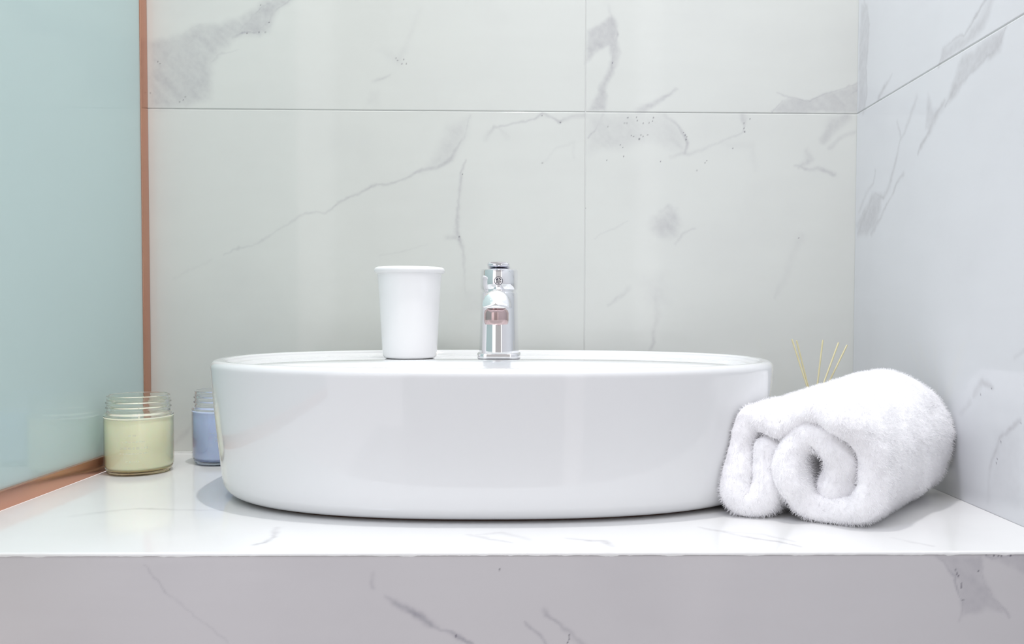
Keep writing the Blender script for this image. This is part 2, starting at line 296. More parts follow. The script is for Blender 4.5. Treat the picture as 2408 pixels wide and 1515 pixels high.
V_FRONT = [
 ('L', [(-292.5, -11.0, 0.65, 0.35), (-286.1, -19.2, 0.98, 0.4), (-276.5, -29.1, 0.98, 0.35), (-268.5, -35.1, 0.98, 0.25), (-249.3, -52.3, 0.98, 0.2), (-230.0, -68.9, 0.98, 0.25)]),
 ('L', [(-115.9, -27.9, 1.97, 0.4), (-116.5, -16.4, 1.97, 0.2)]),
 ('L', [(-107.8, -34.6, 1.31, 0.3), (-99.6, -39.5, 2.63, 0.65), (-84.9, -49.5, 2.96, 0.85), (-73.5, -57.9, 2.64, 0.9), (-66.9, -60.5, 1.32, 0.5), (-53.8, -66.2, 1.65, 0.9), (-40.7, -72.9, 1.32, 0.7), (-27.6, -81.3, 1.32, 0.7)]),
 ('L', [(-0.7, -52.5, 0.83, 0.4), (5.2, -58.2, 1.32, 0.6), (13.5, -66.5, 1.32, 0.5), (21.7, -74.9, 1.33, 0.6)]),
 ('L', [(15.0, -43.2, 1.98, 0.3), (15.7, -49.2, 1.32, 0.65), (25.0, -56.6, 1.32, 0.5), (33.2, -63.2, 1.66, 0.5), (43.1, -70.0, 1.99, 0.6), (54.7, -76.7, 1.66, 0.6)]),
 ('P', 2.7, 0.45, [(319.2, -2.4), (354.3, -2.5), (356.2, -14.2), (368.3, -34.3), (373.6, -47.7), (360.2, -44.3), (341.9, -51.0), (340.6, -37.6), (340.3, -20.8), (331.1, -12.4)]),
 ('L', [(320.9, -3.4, 1.33, 0.5), (331.1, -11.4, 1.34, 0.6), (337.9, -17.5, 1.34, 0.8), (340.4, -29.2, 1.0, 0.7), (342.7, -39.2, 1.0, 0.6), (339.6, -54.3, 1.34, 0.25)]),
 ('L', [(352.6, -4.1, 1.34, 0.3), (359.7, -24.2, 1.0, 0.5), (368.4, -37.6, 1.01, 0.5), (377.8, -52.8, 1.01, 0.5)]),
 ('P', 2.3, 0.4, [(356.0, -2.5), (388.7, -1.5), (399.9, -21.0), (386.4, -17.6), (369.4, -7.5)]),
 ('L', [(357.6, -2.1, 1.0, 0.7), (367.7, -4.2, 1.0, 0.8), (379.4, -3.2, 1.0, 0.8), (392.7, -1.9, 1.0, 0.6)])]
V_TOP = [
 ('L', [(-215.9, 656.8, 1.9, 0.3), (-209.8, 664.0, 2.58, 0.5), (-206.3, 680.5, 2.68, 0.5), (-211.6, 710.2, 3.57, 0.2)]),
 ('L', [(-407.5, 748.3, 6.13, 0.12), (-377.4, 772.2, 4.02, 0.2), (-360.9, 778.8, 3.26, 0.35), (-331.7, 775.3, 3.24, 0.25), (-283.0, 771.8, 3.22, 0.15)]),
 ('L', [(-47.6, 684.7, 3.4, 0.25), (-29.3, 669.2, 2.63, 0.4), (-11.8, 660.3, 2.58, 0.25)]),
 ('L', [(-40.5, 684.7, 2.72, 0.2), (-19.5, 688.6, 4.12, 0.2), (1.8, 669.0, 3.29, 0.2)]),
 ('L', [(33.3, 675.1, 2.67, 0.2), (50.1, 666.2, 2.62, 0.4), (63.8, 664.8, 3.27, 0.5), (67.5, 650.1, 2.53, 0.3)]),
 ('L', [(148.9, 708.3, 2.16, 0.25), (167.0, 691.5, 2.78, 0.3), (184.0, 674.2, 2.68, 0.45), (204.7, 661.4, 2.61, 0.55), (217.5, 648.0, 1.9, 0.4)]),
 ('L', [(164.0, 694.3, 2.1, 0.2), (200.7, 683.3, 2.74, 0.3), (218.5, 661.4, 1.96, 0.3)]),
 ('L', [(303.7, 673.5, 2.69, 0.12), (326.6, 648.5, 1.91, 0.25)])]
S_BACK = [(-484.8, 466.1, 1.09), (-471.9, 503.7, 1.09), (-474.6, 506.3, 1.09), (-443.0, 457.7, 1.09), (-447.4, 455.0, 0.82), (-440.2, 461.6, 0.82), (-342.2, 579.6, 1.36), (-332.1, 557.5, 1.09), (-359.4, 543.7, 1.36), (-344.7, 544.9, 1.09), (-336.5, 545.0, 1.09), (-166.6, 510.6, 1.09), (-161.1, 506.3, 1.09), (-168.8, 513.3, 0.82), (-158.3, 511.8, 0.82), (-155.6, 506.4, 0.66), (111.9, 509.7, 1.38), (132.3, 439.1, 1.66), (131.2, 432.0, 0.83), (127.9, 432.0, 0.83), (137.5, 416.1, 1.11), (143.4, 439.8, 1.38), (144.6, 435.4, 1.11), (166.2, 439.4, 1.66), (165.1, 435.0, 0.83), (160.1, 432.7, 1.11), (152.4, 432.1, 1.11), (147.5, 411.7, 1.94), (149.7, 416.7, 1.11), (152.5, 415.1, 1.11), (158.6, 417.3, 0.83), (140.2, 415.0, 0.83), (122.5, 403.8, 1.11), (125.9, 400.6, 0.83), (207.6, 417.1, 1.94), (208.8, 411.6, 1.94), (205.3, 420.4, 1.11), (209.3, 414.9, 1.11), (285.0, 426.5, 1.39), (285.7, 422.1, 1.94), (284.4, 433.1, 1.11), (292.2, 438.7, 0.83), (234.1, 381.4, 1.11), (236.9, 384.2, 1.11), (176.1, 382.7, 0.83), (270.2, 400.4, 0.67), (223.6, 371.4, 0.67), (106.8, 427.4, 0.66), (105.4, 383.9, 0.66), (127.1, 389.0, 0.66), (358.5, 283.9, 0.84), (-86.9, 283.4, 1.66), (-82.4, 364.5, 0.83), (44.7, 432.4, 1.66), (20.8, 441.1, 1.38), (21.0, 380.0, 0.66), (77.9, 321.3, 1.11)]
S_FRONT = [(335.5, -14.8, 1.0), (337.2, -17.5, 1.34), (338.2, -19.5, 1.0), (340.8, -28.2, 1.17), (342.3, -38.6, 1.0), (340.4, -25.8, 0.5), (365.3, -3.2, 1.0), (368.7, -3.8, 1.0), (371.4, -3.8, 0.84), (378.7, -3.2, 1.0), (359.3, -2.5, 0.5), (34.2, -65.3, 0.99), (34.9, -67.9, 0.99), (33.6, -70.6, 0.99), (-53.2, -65.3, 0.99), (353.9, -15.5, 0.5), (-19.2, -13.6, 0.4)]
S_RIGHT = [(760.7, 115.7, 1.31), (779.2, 108.3, 1.36), (714.7, 89.7, 1.2), (743.8, 68.4, 0.77), (749.3, 51.8, 1.03), (750.6, 47.7, 1.04)]

# ------------------------------------------------------------------ marble veins (millimetres on each slab)
def field(U, W, veins, specks, seed):
    wu = (fbm(U / 26, W / 26, seed) - .5) * 9 + (fbm(U / 6, W / 6, seed + 3) - .5) * 3
    ww = (fbm(U / 26, W / 26, seed + 7) - .5) * 9 + (fbm(U / 6, W / 6, seed + 9) - .5) * 3
    A = U + wu; B = W + ww
    mod = .55 + .9 * fbm(U / 14, W / 14, seed + 11)
    streak = fbm((U + W) / 9, (U - W) / 34, seed + 21)
    vein = np.zeros_like(U)
    for v in veins:
        if v[0] == 'L':
            pts = v[1]
            for (x0, y0, w0, s0), (x1, y1, w1, s1) in zip(pts, pts[1:]):
                mw = max(w0, w1) * 3.2 + 1
                sel = (A > min(x0, x1) - mw) & (A < max(x0, x1) + mw) & (B > min(y0, y1) - mw) & (B < max(y0, y1) + mw)
                if not sel.any(): continue
                a = A[sel]; b = B[sel]; dx = x1 - x0; dy = y1 - y0; l2 = dx * dx + dy * dy + 1e-9
                t = np.clip(((a - x0) * dx + (b - y0) * dy) / l2, 0, 1)
                d = np.hypot(a - x0 - t * dx, b - y0 - t * dy); ww_ = w0 + (w1 - w0) * t; ss = s0 + (s1 - s0) * t
                val = ss * np.exp(-(d / (ww_ * 1.0)) ** 2 * 1.2) * mod[sel]
                vein[sel] = np.maximum(vein[sel], val) + .15 * np.minimum(vein[sel], val)
        else:
            _, soft, st, pts = v
            P = np.array(pts); mg = soft * 2
            sel = (A > P[:, 0].min() - mg) & (A < P[:, 0].max() + mg) & (B > P[:, 1].min() - mg) & (B < P[:, 1].max() + mg)
            if not sel.any(): continue
            a = A[sel]; b = B[sel]; ins = np.zeros(a.shape, bool); dm = np.full(a.shape, 1e9)
            for i in range(len(P)):
                x0, y0 = P[i]; x1, y1 = P[(i + 1) % len(P)]
                dx = x1 - x0; dy = y1 - y0
                t = np.clip(((a - x0) * dx + (b - y0) * dy) / (dx * dx + dy * dy + 1e-9), 0, 1)
                dm = np.minimum(dm, np.hypot(a - x0 - t * dx, b - y0 - t * dy))
                c = ((y0 > b) != (y1 > b)) & (a < (x1 - x0) * (b - y0) / (y1 - y0 + 1e-12) + x0)
                ins ^= c
            sd = np.where(ins, dm, -dm)
            f = np.clip((sd + soft * .9) / (soft * 2.2), 0, 1); f = f * f * (3 - 2 * f)
            val = st * f * (.5 + .7 * streak[sel]) * (.6 + .6 * mod[sel])
            vein[sel] = np.maximum(vein[sel], val) + .3 * np.minimum(vein[sel], val)
    sp = np.zeros_like(U)
    for x, y, r in specks:
        r = max(r * .5, .65)
        sel = (np.abs(U - x) < r * 3) & (np.abs(W - y) < r * 3)
        if sel.any():
            d = np.hypot(U[sel] - x + wu[sel] * .15, (W[sel] - y) * .8)
            sp[sel] = np.maximum(sp[sel], np.clip(1.35 - d / r, 0, .8))
    return np.clip(vein * .8, 0, 1), sp

def slab(name, patches, to3d, veins, specks, seed, material, backing=None):
    """patches: (u array, w array, bevel flags (u0,u1,w0,w1)); one mesh, glazed tiles with sunk joints"""
    VV = []; FF = []; A1 = []; A2 = []; base = 0
    for us, ws, bf in patches:
        us = np.array(us, float); ws = np.array(ws, float)
        U, W = np.meshgrid(us, ws, indexing='ij'); D = np.zeros_like(U)
        ve, sp = field(U, W, veins, specks, seed)
        if bf[0]: D[0, :] = -.7
        if bf[1]: D[-1, :] = -.7
        if bf[2]: D[:, 0] = -.7
        if bf[3]: D[:, -1] = -.7
        P = np.stack(to3d(U, W, D), -1).reshape(-1, 3)
        n, m_ = U.shape; idx = np.arange(n * m_).reshape(n, m_) + base
        F = np.stack([idx[:-1, :-1], idx[1:, :-1], idx[1:, 1:], idx[:-1, 1:]], -1).reshape(-1, 4)
        VV.append(P); FF.append(F); A1.append(ve.ravel()); A2.append(sp.ravel()); base += n * m_
    me = mesh_np(name, np.concatenate(VV), np.concatenate(FF))
    a = me.attributes.new('vein', 'FLOAT', 'POINT'); a.data.foreach_set('value', np.concatenate(A1).astype(np.float32))
    a = me.attributes.new('speck', 'FLOAT', 'POINT'); a.data.foreach_set('value', np.concatenate(A2).astype(np.float32))
    return link(name, me, material, smooth=True)
def coords(a, b, step, b0=0, b1=0, extra=()):
    c = np.linspace(a, b, max(2, int(round((b - a) / step)) + 1))
    out = list(c)
    if b0: out = [a] + [a + .5] + [x for x in c if x > a + .8]
    if b1: out = [x for x in out if x < b - .8] + [b - .5, b]
    return sorted(set(out + list(extra)))

YW, XR, XL, YF = 1087.6, 433.0, -484.0, 633.5
G = .5
far_z = [700, 800, 900, 1046.0]
zlo = coords(0, 446.2 - G, 1.1, 0, 1, [-154, -60]); zhi = coords(446.2 + G, 640, 1.1, 1, 0, far_z)
def backw(U, W, D): return U, np.full_like(U, YW) - D, W
wb = slab('wall_back', [
    (coords(XL - 40, 77.3 - G, 1.1, 0, 1), zlo, (0, 1, 0, 1)), (coords(77.3 + G, XR + 8, 1.1, 1, 0), zlo, (1, 0, 0, 1)),
    (coords(XL - 40, 77.3 - G, 1.1, 0, 1), zhi, (0, 1, 1, 0)), (coords(77.3 + G, XR + 8, 1.1, 1, 0), zhi, (1, 0, 1, 0)),
    (coords(XL - 40, 77.3 - G, 20, 0, 1), [1046 + 2 * G, 1046.5 + 2 * G, 1200, 1646], (0, 1, 1, 0)), (coords(77.3 + G, XR + 8, 20, 1, 0), [1046 + 2 * G, 1046.5 + 2 * G, 1200, 1646], (1, 0, 1, 0)),
], backw, V_BACK, S_BACK, 3, M['tile'])
wb['kind'] = 'structure'
def grout_sheet(name, V, parent):
    return link(name, mesh_py(name, V, [(0, 1, 2, 3)]), M['grout'], parent, smooth=False)
grout_sheet('grout', [(XL - 40, YW + .8, -154), (XR + 8, YW + .8, -154), (XR + 8, YW + .8, 1646), (XL - 40, YW + .8, 1646)], wb)
def rightw(U, W, D): return np.full_like(U, XR) - D, U, W
ry = coords(640, YW, 1.3, 0, 1, [-500, -300, -100, 100, 300, 500])
ryl = list(ry)
zlo2 = coords(0, 446.2 - G, 1.3, 0, 1, [-900, -500, -154, -60]); zhi2 = coords(446.2 + G, 660, 1.3, 1, 0, far_z + [1646])
# glaze surface faces -x, so the sunk edge moves towards +x
wr = slab('wall_right', [(ryl, zlo2, (0, 1, 0, 1)), (ryl, zhi2, (0, 1, 1, 0))], lambda U, W, D: (np.full_like(U, XR) - D, U, W), V_RIGHT, S_RIGHT, 31, M['tile_right'])
wr['kind'] = 'structure'
grout_sheet('grout', [(XR + .8, -500, -900), (XR + .8, YW, -900), (XR + .8, YW, 1646), (XR + .8, -500, 1646)], wr)

fl = link('floor', mesh_py('floor', [(-1600, -2200, -900), (XR, -2200, -900), (XR, YW, -900), (-1600, YW, -900)], [(0, 1, 2, 3)]), M['floor'], smooth=False)
fl['kind'] = 'structure'
wf = box('wall_front', -750, XR - 1, -1160, -1100, -899, 1600, mat('grey_wall_paint', (.42, .41, .40), .6)); wf['kind'] = 'structure'

# ------------------------------------------------------------------ marble vanity counter
counter = thing('vanity_counter', 'white marble vanity counter with a mitred front apron carrying the basin', 'counter', (0, 0, 0))
ux = np.arange(XL, XR - .4 + .7, 1.6); ux[-1] = XR - .4
yy = list(np.arange(YF + 1.6, 830, 1.3)) + list(np.arange(831, YW - 2, 3.0)) + [YW - .6]
U, W = np.meshgrid(ux, np.array(yy), indexing='ij')
ve, sp = field(U, W, V_TOP, [], 51); ve = np.clip(ve * 1.5, 0, 1)
n, m_ = U.shape
# chipped mitre: three extra rows on the front edge
chip = np.clip(fbm(ux / 11, ux * 0 + 3, 71) - .56, 0, 1) * 7 + np.clip(fbm(ux / 3, ux * 0 + 9, 73) - .55, 0, 1) * 2.2
rows = [(YF + .9, -.2), (YF + .25, -.9), (YF + .35, -2.4)]
P = np.stack([U, W, np.zeros_like(U)], -1)
ext = []
for j, (y, z) in enumerate(rows):
    k = [.35, .8, 1.0][j]
    ext.append(np.stack([ux, y + chip * .25 * k, z - chip * k * .55], -1))
ext = np.stack(ext[::-1], 1)
P = np.concatenate([ext, P], 1); ve = np.concatenate([np.repeat(ve[:, :1], 3, 1), ve], 1)
n, m_ = P.shape[:2]; idx = np.arange(n * m_).reshape(n, m_)
F = np.stack([idx[:-1, :-1], idx[1:, :-1], idx[1:, 1:], idx[:-1, 1:]], -1).reshape(-1, 4)
me = mesh_np('worktop', P.reshape(-1, 3), F)
a = me.attributes.new('vein', 'FLOAT', 'POINT'); a.data.foreach_set('value', ve.ravel().astype(np.float32))
me.attributes.new('speck', 'FLOAT', 'POINT')
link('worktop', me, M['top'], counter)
fx = np.arange(XL, XR + .1, 1.2); fx[-1] = XR - .4
fz = np.concatenate([np.arange(-150, -3.5, 1.2), [-2.6]]); fz = np.concatenate([[-300, -240, -200, -170], fz])
U, W = np.meshgrid(fx, fz, indexing='ij')
ve, sp = field(U, W, V_FRONT, S_FRONT, 61)
P = np.stack([U, np.full_like(U, YF + .9), W], -1); idx = np.arange(U.size).reshape(U.shape)
F = np.stack([idx[:-1, :-1], idx[1:, :-1], idx[1:, 1:], idx[:-1, 1:]], -1).reshape(-1, 4)
me = mesh_np('front_apron', P.reshape(-1, 3), F)
a = me.attributes.new('vein', 'FLOAT', 'POINT'); a.data.foreach_set('value', ve.ravel().astype(np.float32))
a = me.attributes.new('speck', 'FLOAT', 'POINT'); a.data.foreach_set('value', sp.ravel().astype(np.float32))
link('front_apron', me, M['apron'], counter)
box('underside', XL, XR - .4, YF + 1.5, YW - .6, -300, -3.2, M['grout'], counter)
box('silicone_bead', XL + 2, XR - 1, YW - 2.2, YW - .2, -.2, 1.6, M['silicone'], counter, bev=.6)

# ------------------------------------------------------------------ copper framed glass screen on the left
screen = thing('glass_screen', 'pale teal glass screen in a copper channel at the left end of the counter', 'glass screen', (XL, 860, 0))
def rel(o_parent, o):
    o.location = -o_parent.location
    return o
rel(screen, box('glass_pane', XL - 11, XL - 5.0, 380, YW - 2, 6, 1500, M['pane'], screen, bev=.4, seg=1))
rel(screen, box('bottom_channel', XL - 13, XL, 380, YW - .4, .1, 18.2, M['copper'], screen, bev=.8))
rel(screen, box('wall_channel', XL - 12, XL - 3.6, YW - 19, YW - .3, 18.3, 1500, M['copper'], screen, bev=.6))

# ------------------------------------------------------------------ basin
BX, BY, BZ = -32.0, 888.0, 137.0
basin = thing('basin', 'large oval white ceramic vessel basin standing on the marble counter', 'basin', (BX, BY, 0))
SEG = 240
def sup(hw, hd, n, k, cx=0, cy=0):
    t = 2 * math.pi * k / SEG; c, s = math.cos(t), math.sin(t)
    return (cx + hw * math.copysign(abs(c) ** (2 / n), c), cy + hd * math.copysign(abs(s) ** (2 / n), s))
HW, HD, NN = 289.5, 186.5, 2.4
loops = []
def outer(ix, z, n=NN): loops.append([sup(HW - ix, HD - ix * 1.0, n, k) + (z,) for k in range(SEG)])
outer(55, 2.6); outer(38, 2.0); outer(32, 1.8)
for i in range(1, 9):                                   # rounded foot
    a = math.radians(-90 + 90 * i / 8 * .82); outer(28.5 - 18.5 * math.cos(a), 20.3 + 18.5 * math.sin(a))
for z, ix in ((26, 9.3), (38, 8.1), (50, 6.8), (70, 4.8), (90, 3.0), (110, 1.4), (122, .5), (128, .1)): outer(ix, z)
for i in range(0, 9):                                   # rolled rim
    a = math.radians(90 * i / 8); outer(7 - 7 * math.cos(a), 130 + 7 * math.sin(a))
outer(9.5, BZ - .1)
for i in range(1, 6):
    a = math.radians(90 * i / 5); outer(9.5 + 4.5 * math.sin(a), BZ - .1 - 2.6 * (1 - math.cos(a)))
outer(17, BZ - 5.2); outer(22, BZ - 6.0)
# deck to the bowl mouth
last = loops[-1]; BCY = -72.0
def bowl(hw, hd, z, n=2.2): return [sup(hw, hd, n, k, 0, BCY) + (z,) for k in range(SEG)]
mouth = bowl(240, 92, BZ - 6.2)
for f in (.35, .7):
    loops.append([tuple(a[i] * (1 - f) + b[i] * f for i in range(2)) + (BZ - 6.0 - .2 * f,) for a, b in zip(last, mouth)])
loops.append(mouth)
for hw, hd, z in ((237, 89.5, 129.6), (233, 86, 126), (226, 80, 115), (205, 68, 90), (165, 52, 62), (100, 36, 46), (30, 25, 41)):
    loops.append(bowl(hw, hd, z, 2.1))
V = []; Fs = []
for L_ in loops: V += L_
for i in range(len(loops) - 1):
    for k in range(SEG):
        k2 = (k + 1) % SEG; Fs.append((i * SEG + k, i * SEG + k2, (i + 1) * SEG + k2, (i + 1) * SEG + k))
Fs.append(tuple(range(SEG))[::-1]); Fs.append(tuple(range((len(loops) - 1) * SEG, len(loops) * SEG)))
me = mesh_py('bowl', V, Fs); fix_normals(me); link('bowl', me, M['ceramic'], basin)
lathe('drain', [(0, 43), (14, 43), (20, 42.5), (22, 41.2), (22, 40)], M['chrome'], basin, 48, 0, BCY)
# brown strip added for the shade line under the foot
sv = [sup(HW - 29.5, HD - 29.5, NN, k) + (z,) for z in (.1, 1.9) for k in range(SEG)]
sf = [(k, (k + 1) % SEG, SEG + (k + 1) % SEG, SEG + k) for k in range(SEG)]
me = mesh_py('foot_shade_strip', sv, sf); link('foot_shade_strip', me, mat('brown_foot_shade', (.10, .05, .035), .6), basin)

# ------------------------------------------------------------------ tumbler
DK = BZ - 6.0
cup = thing('tumbler', 'white ceramic tumbler with a rolled rim standing on the basin beside the tap', 'tumbler', (-135.8, 975, DK))
pr = [(0, 1.2), (24, 1.2), (26.5, .2)] + arc(26.5, 4.9, 4.7, -90, -10, 6)[1:] + [(31.8, 10), (33.0, 30), (34.6, 60), (36.0, 85), (37.0, 96), (37.6, 98.6)]
pr += arc(37.2, 102.3, 3.75, -80, 200, 14)
pr += [(33.4, 98), (32.4, 60), (30, 12), (26, 6), (0, 5.5)]
lathe('body', pr, M['cup'], cup, 128)

# ------------------------------------------------------------------ mixer tap
tap = thing('mixer_tap', 'chrome single lever mixer tap standing on the back of the basin', 'tap', (-31.2, 978, DK))
lathe('body', [(0, 6.0), (23.4, 6.0), (23.35, 9), (23.2, 14), (22.9, 25), (22.3, 50), (21.9, 70), (21.7, 76.5), (21.2, 77.6), (19.8, 78.2), (0, 78.2)], M['chrome'], tap, 96, sharp=50)
lathe('collar', [(0, 78), (20.2, 78), (20.2, 80.4), (0, 80.4)], M['chrome'], tap, 64, sharp=30)
lathe('cartridge_cap', [(0, 80.3), (20.8, 80.3), (21.8, 81.2), (21.9, 90), (21.9, 102.4), (21.2, 103.8), (19.4, 104.6), (12, 105.2), (0, 105.4)], M['chrome'], tap, 96, sharp=50)
def sweep(name, secs, material, parent, capend=True):
    """secs: list of equal-length rings of 3D points"""
    k = len(secs[0]); V = [p for s in secs for p in s]; Fs = []
    for i in range(len(secs) - 1):
        for j in range(k): Fs.append((i * k + j, i * k + (j + 1) % k, (i + 1) * k + (j + 1) % k, (i + 1) * k + j))
    if capend: Fs += [tuple(range(k)), tuple(range((len(secs) - 1) * k, len(secs) * k))]
    me = mesh_py(name, V, Fs); fix_normals(me); o = link(name, me, material, parent); me.set_sharp_from_angle(angle=math.radians(48)); return o
def rrect(cx, cz, hw, hh, n, e, y, K=40, tilt=0):
    r = []
    for j in range(K):
        t = 2 * math.pi * j / K; c, s = math.cos(t), math.sin(t)
        dz = hh * math.copysign(abs(s) ** (2 / e), s)
        r.append((cx + hw * math.copysign(abs(c) ** (2 / n), c), y + tilt * dz, cz + dz))
    return r
secs = []
for ix, z in ((.8, .1), (.1, .5), (0, 1.2), (0, 5.6), (.25, 6.1), (.8, 6.35), (3, 6.4)):
    secs.append([((25.4 - ix) * math.copysign(abs(math.cos(t)) ** (2 / 4.2), math.cos(t)), (23 - ix) * math.copysign(abs(math.sin(t)) ** (2 / 4.2), math.sin(t)), z) for t in [2 * math.pi * q / 120 for q in range(120)]])
sweep('base_plate', secs, M['chrome'], tap)
# lever: a flat tongue running forwards from the cap
secs = []
for i, (y, z, hw, hh) in enumerate([(16, 105.9, 8, .6), (14, 106.2, 13, 1.2), (4, 106.6, 14.5, 1.7), (-12, 107.0, 13.5, 1.8), (-24, 108.0, 12.9, 1.6), (-33, 109.0, 12.4, 1.4), (-38, 109.6, 11.6, 1.2), (-40, 109.9, 9.5, .8)]):
    secs.append(rrect(0, z, hw, hh, 3.2, 2.6, y))
sweep('lever', secs, M['chrome'], tap)
# round hot and cold mark on the cap front
emb = lathe('indicator', [(0, 1.2), (4.2, 1.2), (4.9, .9), (5.1, 0), (5.1, -1)], M['chrome'], tap, 40, sharp=30)
emb.location = (.0, -21.9 * MM, 90.2 * MM); emb.rotation_euler = (math.radians(90), 0, 0)
ringm = lathe('indicator_ring', [(5.0, 1.0), (5.0, 1.5), (4.55, 1.5), (4.55, 1.0)], M['dark'], emb, 40, sharp=30)
def blob(pts, z=1.32):
    V = [(x, y, z) for x, y in pts] + [(x, y, z - .4) for x, y in pts]; k = len(pts)
    return V, [tuple(range(k))] + [(j, (j + 1) % k, k + (j + 1) % k, k + j) for j in range(k)]
VV = []; FF = []
for pts in ([(-3.2, .6), (-3.0, 1.9), (-1.4, 3.0), (-.3, 2.6), (-1.0, 1.3), (-.4, .6), (-1.8, .2)], [(-.1, 3.4), (1.4, 3.2), (2.8, 2.1), (3.3, .8), (2.2, 1.0), (1.0, 2.1)],
            [(.5, .5), (1.0, .2), (.6, -1.6), (.9, -3.7), (.1, -3.8), (.0, -1.6)], [(-2.6, -.9), (-1.3, -.6), (-1.0, -1.6), (-2.0, -2.4)], [(1.8, -.4), (3.2, -.6), (2.6, -2.0)]):
    v, f = blob(pts); o_ = len(VV); VV += v; FF += [tuple(i + o_ for i in ff) for ff in f]
link('indicator_mark', mesh_py('indicator_mark', VV, FF), M['dark'], emb, smooth=False)
# spout
def dshape(z0, hw, hu, y, tl=0, K=64):
    r = []
    for j in range(K):
        t = 2 * math.pi * j / K; c, s = math.cos(t), math.sin(t)
        if s >= 0: r.append((hw * math.copysign(abs(c) ** (2 / 2.3), c), y, z0 + hu * abs(s) ** (2 / 2.1)))
        else: r.append((hw * math.copysign(abs(c) ** (2 / 5.0), c), y, z0 - 2.6 * abs(s) ** (2 / 2.6)))
    return [(x, yy_ - tl * (z0 + 17 - zz), zz) for x, yy_, zz in r]
secs = []
for y, z0, hw, hu, tl in [(-10, 60.5, 15.8, 18.5, 0), (-30, 60.6, 15.5, 18.0, 0), (-55, 60.8, 15.0, 17.4, .1), (-80, 61.0, 14.4, 16.8, .3), (-92, 61.0, 14.0, 16.2, .5), (-96.6, 61.0, 13.9, 16.0, .6), (-97.4, 61, 14.3, 16.4, .6), (-99.2, 61, 14.3, 16.4, .6), (-100, 61.0, 13.7, 15.8, .6), (-100.4, 61.4, 12.0, 13.9, .6), (-101.6, 62.6, 8.5, 9.4, .6), (-102.2, 64, 4.2, 4.5, .6), (-102.4, 65, 1.4, 1.6, .6)]:
    secs.append(dshape(z0, hw, hu, y, tl))
sweep('spout', secs, M['chrome'], tap)
lathe('aerator', [(0, 60), (10, 60), (10.2, 57.5), (12.4, 56), (13.2, 53), (13.2, 46), (12.6, 42.5), (11.6, 41), (9.8, 41), (9.2, 43.5), (0, 43.8)], M['pink_reflection'], tap, 64, 0, -93, sharp=50)

# ------------------------------------------------------------------ candle jars
def jar_profile():
    pr = [(0, 1.8), (24, 1.4), (29, .4)] + arc(30.5, 4.4, 4.2, -95, -20, 5) + [(35.6, 6), (36.7, 8.5), (36.8, 30), (36.8, 64)]
    pr += arc(34.6, 66.4, 2.3, 5, 80, 5) + [(33.6, 69.6), (33.2, 71)]
    # screw thread
    pr += [(33.2, 73.4), (34.2, 74.2), (34.7, 75.0), (34.2, 75.8), (33.2, 76.6), (33.2, 79.2), (34.2, 80.0), (34.7, 80.8), (34.2, 81.6), (33.2, 82.4), (33.1, 86)]
    pr += arc(32.1, 87.5, 1.4, -20, 190, 8)
    pr += [(30.6, 84), (30.6, 72), (31.6, 70.2), (34.2, 67.6), (35.8, 65), (35.8, 9), (34.0, 5.2), (29, 3.8), (0, 3.4)]
    return pr
def make_jar(name, label, loc, gm, tm, bmt, wm, top_m, lab_rows, face, wax_h):
    t = thing(name, label, 'candle', loc)
    gj = lathe('glass_jar', jar_profile(), gm, t, 96)
    gj.data.materials.append(tm); gj.data.materials.append(bmt)
    for p in gj.data.polygons:
        if 5.5 < p.center.z / MM < 64.5: p.material_index = 1
        elif p.center.z / MM < 5.5: p.material_index = 2
    lathe('wax', [(0, 3.8), (28.6, 4.2), (33.6, 5.6), (35.7, 9.3), (35.7, wax_h), (35.3, wax_h + .6), (20, wax_h - .4), (0, wax_h)], wm, t, 80)
    lathe('wick', [(0, wax_h - 1), (.9, wax_h - 1), (.9, wax_h + 6), (0, wax_h + 6.2)], top_m, t, 10)
    # faint printed lines wrapped on the glass
    VV = []; FF = []; R = 36.95; rnd = random.Random(5)
    for zc, half, h in lab_rows:
        a = -half
        while a < half:
            wdt = rnd.uniform(.035, .10); hh = h * rnd.uniform(.55, 1)
            for q in range(3):
                a0 = a + wdt * q / 3; a1 = a + wdt * (q + 1) / 3; o_ = len(VV)
                for aa, zz in ((a0, zc - hh / 2), (a1, zc - hh / 2), (a1, zc + hh / 2), (a0, zc + hh / 2)):
                    VV.append((R * math.sin(aa + face), -R * math.cos(aa + face), zz))
                FF.append((o_, o_ + 1, o_ + 2, o_ + 3))
            a += wdt + rnd.uniform(.02, .05)
    link('faint_print', mesh_py('faint_print', VV, FF), M['print'], t, smooth=False)
    return t
M['print'] = mat('faint_white_print', (.84, .86, .80), .4)
M['print'].node_tree.nodes['Principled BSDF'].inputs['Alpha'].default_value = .22
def thin_glass(name, tint, f=.06):
    m = bpy.data.materials.new(name); m.use_nodes = True; t = m.node_tree; t.nodes.clear(); N = t.nodes.new
    o = N('ShaderNodeOutputMaterial'); mx = N('ShaderNodeMixShader'); tr = N('ShaderNodeBsdfTransparent'); gl = N('ShaderNodeBsdfGlossy'); lw = N('ShaderNodeLayerWeight'); pw = N('ShaderNodeMath')
    tr.inputs[0].default_value = tint + (1,); gl.inputs['Roughness'].default_value = .02; pw.operation = 'POWER'; pw.inputs[1].default_value = 5.0
    ma = N('ShaderNodeMath'); ma.operation = 'MULTIPLY_ADD'; ma.inputs[1].default_value = .7; ma.inputs[2].default_value = .04
    lw.inputs[0].default_value = .5; t.links.new(lw.outputs['Facing'], pw.inputs[0]); t.links.new(pw.outputs[0], ma.inputs[0]); t.links.new(ma.outputs[0], mx.inputs[0]); t.links.new(tr.outputs[0], mx.inputs[1]); t.links.new(gl.outputs[0], mx.inputs[2]); t.links.new(mx.outputs[0], o.inputs[0])
    return m
